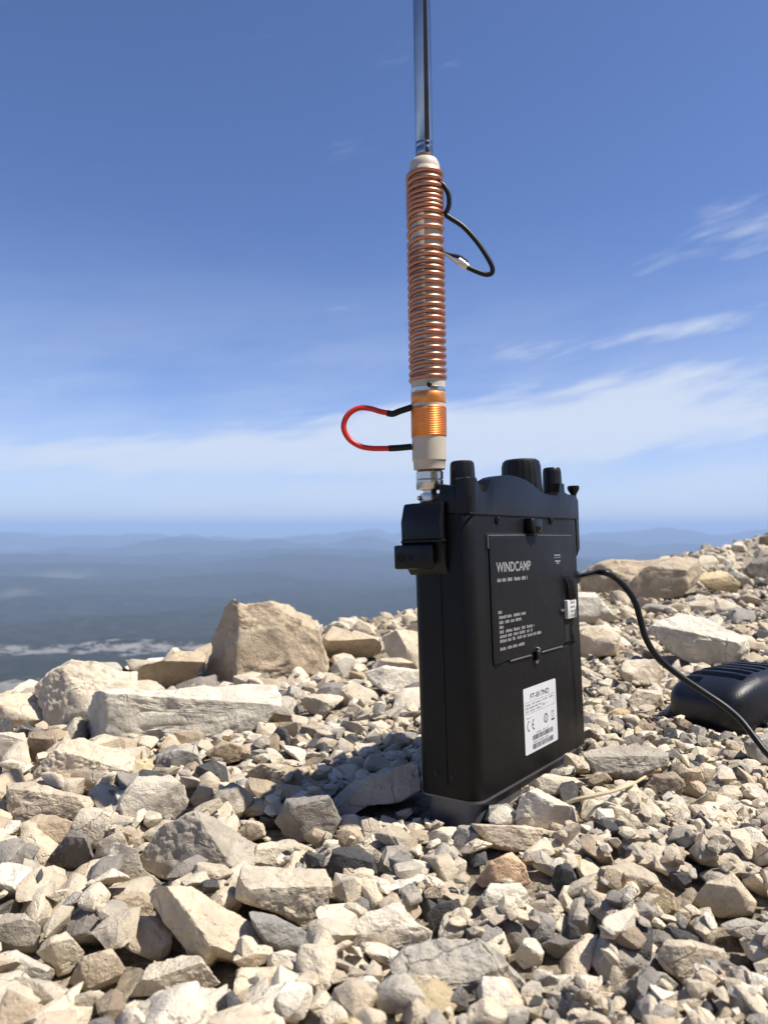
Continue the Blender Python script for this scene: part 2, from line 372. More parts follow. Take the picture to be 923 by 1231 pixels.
bm = bmesh.new(); prism(bm, [(.0076, H_+.0002), (.0076, .1565), (.0168, .1585), (.0172, .1490), (.0355, .1495), (.0355, H_+.0002)], .0002, .022, axis=0, bev=.0008); from_bm('panel_corner', bm, M_PLAST, radio)
bm = bmesh.new(); box(bm, (.0222, .0076, H_+.0002), (W_-.0005, .0358, .1535), .0012); panel = from_bm('front_panel', bm, M_PLAST, radio)
bm = bmesh.new(); box(bm, (.0002, -.0008, H_-.0003), (W_-.0002, .0001, H_+.0003)); from_bm('bezel_seam', bm, M_HOLE, radio, False)
# knobs
def knob(x, y, r, z0, h, flutes, taper=.93):
    bm = bmesh.new(); wob = lambda i, z: 1-(.035 if (i//2) % 2 and z < h*.86 else 0)
    lathe(bm, [(r*.86, 0), (r*1.0, .0006), (r*1.0, h*.12), (r*.985, h*.13), (r*taper, h*.84), (r*taper*.94, h*.95), (r*taper*.82, h), (r*taper*.70, h), (r*taper*.66, h*.965), (.0004, h*.965)], (x, y, z0), flutes*4, True, wob)
    return from_bm('knob', bm, M_RUB, radio, True, 32)
k1 = knob(.0205, .0150, .0070, .1580, .0136, 10)
k2 = knob(.0925, .0165, .0128, .1540, .0245, 20, .93); k2.name = 'tuning_dial'
k3 = knob(.1215, .0095, .0063, .1555, .0198, 10)
# guard posts and strap hook at the far end
bm = bmesh.new(); lathe(bm, [(.0016, 0), (.0018, .012), (.0036, .015), (.0040, .0165), (.0036, .0178), (.001, .018)], (W_+.0030, .0035, .1465), 20); from_bm('strap_post', bm, M_PLAST, radio)
bm = bmesh.new(); prism(bm, [(W_-.001, .118), (W_+.0042, .123), (W_+.0046, .1455), (W_+.001, .1555), (W_-.001, .1555)], .001, .034, axis=1, bev=.001); from_bm('end_bumper', bm, M_PLAST, radio)
# bumper and strap lug on the near side
bm = bmesh.new(); prism(bm, [(.0002, .1118), (-.0035, .1165), (-.0048, .1255), (-.0052, .1295), (-.0066, .1305), (-.0068, .1395), (-.0040, .1480), (-.0030, .1490), (.0002, .1490)], .0125, .0372, axis=1, bev=.0011); bump = from_bm('side_bumper', bm, M_PLAST, radio)
bm = bmesh.new(); box(bm, (-.0058, .0118, .1285), (-.0001, .0380, .1300), .0005); from_bm('rib', bm, M_PLAST, bump)
def hole_plate(parent):
    bm = bmesh.new(); box(bm, (-.0086, .0170, .1150), (-.0060, .0408, .1275), .0011); lug = from_bm('strap_lug', bm, M_PLAST, parent)
    bm = bmesh.new(); box(bm, (-.0062, .018, .118), (-.001, .030, .1265), .0005); from_bm('lug_block', bm, M_PLAST, lug)
    for y, ry in ((.0225, .0014), (.0305, .0011), (.0362, .0018)):
        bm = bmesh.new(); lathe(bm, [(ry*1.35, 0), (ry*1.35, .0003), (ry, .0003), (ry*.95, .0002), (.0001, .0002)], n=16)
        bm.transform(Matrix.Translation((-.0086, y, .1212)) @ Matrix.Rotation(-math.pi/2, 4, 'Y')); from_bm('hole', bm, M_HOLE, lug)
hole_plate(radio)
for y, z in ((.0245, .0114), (.0151, .0105)):
    bm = bmesh.new(); lathe(bm, [(.0014, 0), (.0013, .0004), (.0009, .0005), (.0002, .0003)], n=16)
    bm.transform(Matrix.Translation((.0001, y, z)) @ Matrix.Rotation(-math.pi/2, 4, 'Y')); from_bm('rivet', bm, M_PLAST, radio)
def to_face(bm, x, z, d=-.0001):      # lathe axis Z turned to point out of the battery-door face
    bm.transform(Matrix.Translation((x, d, z)) @ Matrix.Rotation(math.pi/2, 4, 'X'))
for x, z in ((.0291, .1395), (.0954, .1405)):
    bm = bmesh.new(); lathe(bm, [(.0021, 0), (.0020, .0009), (.0015, .0012), (.0008, .0012), (.0007, .0006), (.0001, .0006)], n=20); to_face(bm, x, z); from_bm('screw', bm, M_PLAST, radio)
bm = bmesh.new(); prism(bm, [(.0605, .1408), (.0738, .1408), (.0738, .1365), (.0722, .1325), (.0630, .1325), (.0605, .1365)], -.0052, .0002, axis=1, bev=.0008); latch = from_bm('latch', bm, M_PLAST, radio)
bm = bmesh.new(); lathe(bm, [(.0022, 0), (.0020, .0008), (.0012, .001), (.0011, .0003), (.0001, .0003)], n=18); to_face(bm, .0672, .1352, -.0051); from_bm('screw', bm, M_RUB, latch)
# battery door
bm = bmesh.new(); prism(bm, rrect(.0168, .1262, .0632, .1328, .002, 4), -.0001, .0003, axis=1); from_bm('door_gap', bm, M_HOLE, radio, False)
dprof = [(.0180, .0662), (.0195, .0648), (.028, .0648), (.0300, .0660), (.0345, .0660), (.0365, .0652), (.060, .0652), (.0625, .0665), (.0735, .0665), (.076, .0652), (.103, .0652), (.1055, .0668), (.1175, .0668),
         (.1195, .0652), (.1235, .0652), (.1250, .0666), (.1250, .1295), (.1232, .1312), (.0200, .1312), (.0180, .1295)]
bm = bmesh.new(); prism(bm, dprof, -.0013, .0001, axis=1, bev=.0004); door = from_bm('battery_door', bm, M_DOOR, radio)
for poly in ([(.018, .1310), (.0600, .1313), (.0600, .1318), (.018, .1315)], [(.0745, .1313), (.1235, .1313), (.1235, .1317), (.0745, .1317)], [(.0365, .0641), (.0610, .0641), (.0610, .0650), (.0365, .0650)], [(.0745, .0641), (.1030, .0641), (.1030, .0650), (.0745, .0650)], [(.0168, .1245), (.0175, .1245), (.0175, .1315), (.0168, .1315)]):
    bm = bmesh.new(); prism(bm, poly, -.0011, .0002, axis=1, bev=.0001, seg=1); from_bm('edge_highlight', bm, M_RIM, door)  # rim highlights of the door put into colour as pale strips
bm = bmesh.new(); box(bm, (.1062, -.00145, .0668), (.1200, -.00125, .1075), 0); from_bm('wire_channel', bm, M_HOLE, door, False)
# lead wires and white connector
for i, x in enumerate((.1082, .1108, .1134, .1160)):
    bm = bmesh.new(); tube(bm, smooth_path([(x, -.0012, .1062), (x+.0006, -.0030, .1020), (x+.0022, -.0034, .0960), (x+.0030+i*.0004, -.0032, .0915)], 5), .0009, 8); from_bm('lead_wire', bm, M_RUB, door)
bm = bmesh.new(); box(bm, (.1068, -.0038, .0806), (.1200, -.0013, .0919), .0005); conn = from_bm('balance_connector', bm, M_WHITE, door)
for k in range(4):
    bm = bmesh.new(); z = .0818+k*.0026; box(bm, (.1108, -.00392, z), (.1172, -.0030, z+.0013)); from_bm('slot', bm, M_GINK, conn, False)
bm = bmesh.new(); box(bm, (.1005, -.0026, .0853), (.1050, -.0012, .0868), .0003); from_bm('switch_tab', bm, M_RIM, door)
for z in (.0668, .0607):
    bm = bmesh.new(); lathe(bm, [(.0018, 0), (.0018, .0012), (.0011, .0020), (.0003, .0021)], n=18); to_face(bm, .0676, z, -.0012 if z > .062 else 0); from_bm('catch_stud', bm, M_CHROME, radio)
bm = bmesh.new(); box(bm, (.0655, -.0028, .0612), (.0697, -.0001, .0662), .0006); from_bm('door_catch', bm, M_PLAST, radio)

def text_mesh(s, x0, x1, z0, z1, y, m, parent, name='print', bold=0.0):
    cu = bpy.data.curves.new('t', 'FONT'); cu.body = s; cu.offset = bold; ob = bpy.data.objects.new('t', cu); COL.objects.link(ob)
    bpy.context.view_layer.update(); dg = bpy.context.evaluated_depsgraph_get()
    me = bpy.data.meshes.new_from_object(ob.evaluated_get(dg)); bpy.data.objects.remove(ob); me.name = name
    n = len(me.vertices); co = np.empty(n*3, np.float32); me.vertices.foreach_get('co', co); co = co.reshape(-1, 3)
    lo, hi = co.min(0), co.max(0); out = np.empty_like(co)
    out[:, 0] = x0+(co[:, 0]-lo[0])/(hi[0]-lo[0])*(x1-x0); out[:, 1] = y; out[:, 2] = z0+(co[:, 1]-lo[1])/(hi[1]-lo[1])*(z1-z0)
    me.vertices.foreach_set('co', out.ravel()); me.update(); me.materials.clear()
    return link(name, me, m, parent)
def quads(rects, y, m, parent, name='print'):
    v, fcs = [], []
    for x0, z0, x1, z1 in rects:
        i = len(v); v += [(x0, y, z0), (x1, y, z0), (x1, y, z1), (x0, y, z1)]; fcs.append((i, i+1, i+2, i+3))
    me = bpy.data.meshes.new(name); me.from_pydata(v, [], fcs); me.update(); return link(name, me, m, parent)
def greek(x0, x1, z, h, rnd):
    """marks of print too small to read"""
    out, x = [], x0
    while x < x1:
        wl = rnd.uniform(.0028, .0075); e = min(x+wl, x1)
        while x < e:
            cw = rnd.uniform(.0006, .0010); out.append((x, z, min(x+cw, e), z+h*rnd.uniform(.75, 1.05))); x += cw+.00028
        x += .0011
    return out
rnd = random.Random(3)
text_mesh('WINDCAMP', .0240, .0640, .1118, .1172, -.00138, M_PRINT, door, 'lettering', .022)
quads(greek(.0246, .0590, .1068, .0020, rnd), -.00138, M_PRINT, door, 'lettering')
blk = []
for x0, x1, z in ((.0243, .0280, .0902), (.0250, .0554, .0876), (.0250, .0512, .0849), (.0250, .0300, .0825), (.0250, .0652, .0800), (.0250, .0628, .0776), (.0250, .0744, .0752), (.0250, .0531, .0712)):
    blk += greek(x0, x1, z, .0017, rnd)
quads(blk, -.00138, M_PRINT, door, 'fine_print')
quads([(.0955, .1192, .1045, .1199), (.0965, .1155, .1040, .1164), (.0985, .1144, .1022, .1150), (.0955, .1180, .1045, .1183)], -.00138, M_GINK, door, 'switch_symbol')
# rating label
bm = bmesh.new(); prism(bm, rrect(.0508, .0925, .0113, .0470, .0012, 4), -.00022, .0001, axis=1); lab = from_bm('rating_label', bm, M_LABEL, radio, False)
YL = -.00027
text_mesh('FT-817ND', .0590, .0830, .0403, .0433, YL, M_INK, lab, 'lettering', .012)
quads(greek(.0535, .0720, .0372, .0010, rnd)+greek(.0535, .0720, .0354, .0010, rnd)+greek(.0535, .0720, .0338, .0009, rnd)+greek(.0740, .0880, .0374, .0009, rnd)+greek(.0740, .0800, .0345, .0013, rnd)+greek(.0535, .0600, .0302, .0009, rnd), YL, M_GINK, lab, 'fine_print')
quads([(.0525, .0391, .0905, .0393), (.0525, .0328, .0905, .0330), (.0525, .0330, .0527, .0391), (.0903, .0330, .0905, .0391), (.0728, .0330, .0730, .0391), (.0525, .0362, .0728, .03635)], YL, M_GINK, lab, 'table_rule')
def arc(cx, cz, r0, r1, a0, a1, n=20):
    bmv = []; f = []
    for k in range(n+1):
        a = math.radians(a0+(a1-a0)*k/n); bmv += [(cx+r0*math.cos(a), YL, cz+r0*math.sin(a)), (cx+r1*math.cos(a), YL, cz+r1*math.sin(a))]
        if k: i = 2*k; f.append((i-2, i-1, i+1, i))
    me = bpy.data.meshes.new('symbol'); me.from_pydata(bmv, [], f); me.update(); return me
link('ce_mark', arc(.0568, .0262, .0023, .0030, 95, 265), M_INK, lab); link('ce_mark', arc(.0628, .0262, .0023, .0030, 95, 265), M_INK, lab)
quads([(.0602, .0259, .0622, .0265)], YL, M_INK, lab, 'ce_mark')
link('ring_mark', arc(.0775, .0268, .0020, .0027, 0, 360, 28), M_INK, lab); quads([(.0770, .0252, .0780, .0284)], YL, M_GINK, lab, 'ring_mark')
quads([(.0845, .0239, .0888, .0249)], YL, M_INK, lab, 'bin_mark')
quads([(.0852, .0258, .0857, .0288), (.0876, .0258, .0881, .0288), (.0850, .0286, .0883, .0290), (.0855, .0258, .0878, .0261), (.0848, .0292, .0886, .0295)], YL, M_GINK, lab, 'bin_mark')
bars = []
for z0, z1, xa in ((.0176, .0203, .0600), (.0128, .0156, .0598)):
    x = xa
    while x < xa+.0262:
        ww = rnd.choice((.00025, .00045, .0007)); bars.append((x, z0, x+ww, z1)); x += ww+rnd.choice((.0003, .0005))
quads(bars, YL, M_INK, lab, 'barcode')
quads(greek(.0650, .0800, .0208, .0008, rnd)+greek(.0605, .0800, .0161, .0009, rnd), YL, M_GINK, lab, 'fine_print')
# microphone socket at the far end
bm = bmesh.new(); lathe(bm, [(.0055, 0), (.0055, .0045), (.0042, .006), (.0034, .010)], n=24); bm.transform(Matrix.Translation((W_-.0005, .0070, .1045)) @ Matrix.Rotation(math.pi/2, 4, 'Y')); from_bm('microphone_plug', bm, M_RUB, radio)

# ------------------------------------------------------------------ antenna
bx, by = .0068, .0272
base_w = MR @ Vector((bx, by, .1490)); top_w = wpt(508, 20, base_w.y*1.0)
axis = (top_w-base_w).normalized(); axis = Vector((axis.x, 0.0, axis.z)).normalized()
ant = empty('whip_antenna', Matrix.Translation(base_w) @ axis.to_track_quat('Z', 'Y').to_matrix().to_4x4())
tag(ant, 'telescopic whip antenna with copper loading coil screwed to the radio', 'antenna')
AD = base_w.y; PXM = AD/F                                   # metres per photograph pixel at the antenna
def zr(row): return (605-row)*PXM                             # row in the photograph to height on the antenna
def lat(name, prof, m, parent=ant, n=40, ang=40): bm = bmesh.new(); lathe(bm, prof, n=n); return from_bm(name, bm, m, parent, True, ang)
def pr(rows): return [(wd*PXM/2, zr(rw)) for rw, wd in rows]
con = lat('bnc_connector', pr([(606, 22), (602, 25), (598, 26), (593, 24), (592, 17), (589, 17), (588, 31), (586, 33), (577, 33), (576, 30), (575, 33), (567, 33), (565, 29), (564, 20), (561, 20)]), M_NICKEL)
for k in range(2):
    bm = bmesh.new(); lathe(bm, [(.0012, 0), (.0012, .002), (.0008, .0024)], n=12); bm.transform(Matrix.Rotation(math.radians(115+180*k), 4, 'Z') @ Matrix.Translation((.0050, 0, zr(598))) @ Matrix.Rotation(math.pi/2, 4, 'Y')); from_bm('bayonet_lug', bm, M_NICKEL, con)
lat('lower_collar', pr([(564, 36), (563, 38), (554, 38.5), (553, 40)]), M_CREAM)
tubeo = lat('tube', pr([(553, 40), (552.5, 41), (455, 41), (454.5, 39), (452, 39), (200, 37.5), (199, 36)]), M_CREAM)
lat('copper_band', pr([(524.6, 41.2), (524, 42), (489, 42), (488.4, 41.2)]), M_FINE, ant, 48, 60)
lat('copper_band', pr([(484.6, 41.2), (484, 42), (472.5, 42), (472, 41.2)]), M_FINE, ant, 48, 60)
bm = bmesh.new()
for k in range(17):   # fine turns standing proud on the wide band
    row = 490+k*2.05; pts = [Vector((20.9*PXM*math.cos(a), 20.9*PXM*math.sin(a), zr(row+1.02*a/math.pi))) for a in np.linspace(0, 2*math.pi, 40)]
    tube(bm, pts, .72*PXM, 5)
tag(from_bm('fine_turns', bm, M_FINE, ant), kind='stuff')
# loading coil: one helix of thick wire with uneven pitch
rows = [198, 207, 215.5, 224, 231, 237, 242.5, 248, 254.5, 264, 276, 289.5, 300, 307.5, 316, 323, 331, 341, 350.5, 359, 368.5, 375.5, 384, 392.5, 401, 411, 419.5, 428, 436.5, 446, 453]
NP = 28; pts = []
for i in range((len(rows)-1)*NP+1):
    k = i/NP; a = -2*math.pi*k+math.radians(250); r_ = 20.3*PXM
    pts.append(Vector((r_*math.cos(a), r_*math.sin(a), zr(float(np.interp(k, range(len(rows)), rows))+3.2))))
bm = bmesh.new(); tube(bm, pts, 3.0*PXM, 8); from_bm('loading_coil', bm, M_COIL, ant, True, 60)
lat('end_cap', pr([(200, 37), (196, 37), (192, 35), (188, 31), (187, 27), (186.5, 22)]), M_CREAM)
bm = bmesh.new(); lathe(bm, [(.0014, 0), (.0014, .0018), (.0005, .002)], n=12); bm.transform(Matrix.Rotation(math.radians(205), 4, 'Z') @ Matrix.Translation((17.0*PXM, 0, zr(194))) @ Matrix.Rotation(math.pi/2, 4, 'Y')); from_bm('cap_screw', bm, M_BRASS, ant)
lat('brass_collar', pr([(187, 20), (186, 21), (182, 21), (181, 19)]), M_BRASS)
whip = lat('whip', pr([(181.5, 20.4), (179, 21.4), (174, 21.6), (173, 20.4), (171.5, 20.4), (170.5, 21.6), (168, 21.6), (167, 20.4), (165.5, 20.4), (164.5, 21.6), (-205, 21.2), (-206, 18)]), M_CHROME, ant, 48, 50)
lat('whip_section', pr([(-205, 17), (-395, 17), (-397, 15)]), M_CHROME, ant, 40)
# binding pegs and link wires (points in photograph pixels at the antenna's distance)
Ai = ant.matrix_world.inverted()
def awire(name, pxs, r, m, parent=ant, dy=0.0, n=8):
    P = [Ai @ (wpt(p[0], p[1], AD*c_)+Vector((0, (p[2] if len(p) > 2 else 0)+dy, 0))) for p in pxs]
    bm = bmesh.new(); tube(bm, smooth_path(P, n), r, 10); return from_bm(name, bm, m, parent, True, 60)
rw = awire('red_link_wire', [(470, 497), (458, 495), (444, 491), (430, 491), (418, 499), (413, 513), (419, 527), (432, 536), (447, 539), (470, 539)], 3.4*PXM, M_RED)
awire('sleeve', [(465, 496.5), (472, 497.5), (480, 494.5), (495, 489.5)], 4.0*PXM, M_RUB); awire('sleeve', [(467, 539), (478, 538.5), (495, 537)], 4.0*PXM, M_RUB)
bw = awire('black_tap_wire', [(526, 219), (533, 223), (539, 234), (539.5, 247), (536, 257), (541, 262), (556, 272), (571, 288), (583, 305), (591, 320), (591, 328), (584, 330), (572, 326), (561, 321)], 3.0*PXM, M_RUB)
def clip():
    for s in (-1, 1):
        P = [Ai @ (wpt(a, b, AD*c_)+Vector((0, .0, 0))) for a, b in ((527, 301), (540, 307+s*1.2), (552, 313+s*4.0), (561, 319+s*3.2))]
        bm = bmesh.new(); tube(bm, smooth_path(P, 4), lambda t: (1.0+2.3*t)*PXM, 8); from_bm('clip_jaw', bm, M_NICKEL if s > 0 else M_RUB, ant)
    P = [Ai @ wpt(a, b, AD*c_) for a, b in ((551, 313), (556, 316), (562, 321))]; bm = bmesh.new(); tube(bm, smooth_path(P, 4), 3.6*PXM, 10); from_bm('clip_barrel', bm, M_NICKEL, ant)
clip()
for s, row in ((-1, 462), (1, 465)):
    bm = bmesh.new(); lathe(bm, [(.0013, 0), (.0013, .0016), (.0008, .002)], n=12); bm.transform(Matrix.Translation((s*20*PXM, 0, zr(row))) @ Matrix.Rotation(s*math.pi/2, 4, 'Y')); from_bm('terminal', bm, M_RUB, ant)
lat('clamp_ring', pr([(470.5, 41.2), (470, 42.2), (466, 42.2), (465.5, 41.2)]), M_NICKEL)

# ------------------------------------------------------------------ hand microphone and its cable
mx = Vector((.86, .51, 0)).normalized(); my = Vector((-mx.y, mx.x, 0)); MO = Vector((.2335, .478, .0165))
Rt = Matrix((mx, my, Vector((0, 0, 1)))).transposed().to_4x4() @ Matrix.Rotation(math.radians(-2), 4, 'Y') @ Matrix.Rotation(math.radians(-4), 4, 'X')
mic = empty('hand_microphone', Matrix.Translation(MO) @ Rt)
tag(mic, 'black plastic hand microphone with ribbed top lying on the stones', 'microphone')
ML, MW, MH = .098, .060, .049
def rbox(lo, hi, nx, ny, nz, p=(5, 5, 3.2), groove=None):
    """superellipsoid-cornered box"""
    bm = bmesh.new(); bmesh.ops.create_cube(bm, size=2.0); bmesh.ops.subdivide_edges(bm, edges=bm.edges, cuts=nx, use_grid_fill=True)
    c = [(a+b)/2 for a, b in zip(lo, hi)]; h = [(b-a)/2 for a, b in zip(lo, hi)]
    for v in bm.verts:
        x, y, z = v.co; rho = (abs(x)**p[0]+abs(y)**p[1])
        k = (rho**(p[2]/p[0])+abs(z)**p[2])**(-1/p[2]); v.co = Vector((c[0]+h[0]*x*k, c[1]+h[1]*y*k, c[2]+h[2]*z*k))
        if groove: v.co = groove(v.co); v.co.z = .0075+(v.co.z-.0075)*(.80+.20*min(1, max(0, v.co.x)/.034)**.7)
    return bm
def groove(co):
    x, y, z = co
    if z > MH*.66:
        fall = .0016*((x-.03)/.06)**2
        for k in range(8):
            x0 = .0150+k*.0098; ylo, yhi = (.036, .056) if k == 0 else (.009+.0008*k, .056)
            d = abs(x-x0)/.0032
            if d < 1 and ylo < y < yhi: return Vector((x, y, z-.0050*min(1, (1-d)*2.6)*min(1, (y-ylo)/.0012, (yhi-y)/.0012)))
    return co
from_bm('front_shell', rbox((0, 0, .0075), (ML, MW, MH), 96, 0, 0, (5.5, 5.5, 3.6), groove), M_MIC, mic, True, 50)
from_bm('back_shell', rbox((.0022, .0022, 0), (ML-.001, MW-.0022, .0215), 22, 0, 0, (5.5, 5.5, 3.6)), M_MIC, mic, True, 50)
from_bm('talk_button', rbox((.028, -.0022, .0085), (.074, .004, .0178), 12, 0, 0, (6, 6, 4)), M_RUB, mic, True, 50)
for k in range(2):
    bm = bmesh.new(); box(bm, (-.0006, .018+.016*k, .004), (.001, .026+.016*k, .006), .0004); from_bm('end_notch', bm, M_HOLE, mic)
cab = [MR @ Vector((W_+.0075, .0070, .1045)), MR @ Vector((W_+.015, .0062, .1047))]
cab += [wpt(*p) for p in ((722, 688, .447), (738, 694, .446), (752, 707, .445), (763, 724, .444), (769, 744, .443), (775, 765, .441), (786, 785, .439), (803, 802, .437), (826, 819, .434), (850, 835, .430), (872, 850, .425), (890, 866, .418), (906, 886, .410), (922, 906, .402), (945, 925, .397), (985, 935, .396))]
bm = bmesh.new(); tube(bm, smooth_path(cab, 8), .0019, 14); cable = from_bm('microphone_cable', bm, M_RUB, None, True, 60)
tag(cable, 'thick black cable looping from the radio across the microphone', 'cable')

# ------------------------------------------------------------------ rocks
def ico(l):
    bm = bmesh.new(); bmesh.ops.create_icosphere(bm, subdivisions=l, radius=1.0)
    v = np.array([x.co[:] for x in bm.verts]); f = np.array([[q.index for q in p.verts] for p in bm.faces]); bm.free(); return v/np.linalg.norm(v, axis=1)[:, None], f
ICO = {l: ico(l) for l in (2, 3, 4, 5, 6)}
TINT = {'cream': (.64, .555, .42), 'pale': (.68, .615, .50), 'beige': (.555, .475, .36), 'tan': (.49, .40, .285), 'grey': (.45, .405, .335), 'slate': (.235, .215, .19), 'dark': (.085, .083, .082),
        'ochre': (.57, .455, .28), 'orange': (.60, .43, .29), 'brown': (.33, .26, .185), 'speck': (.30, .28, .25)}
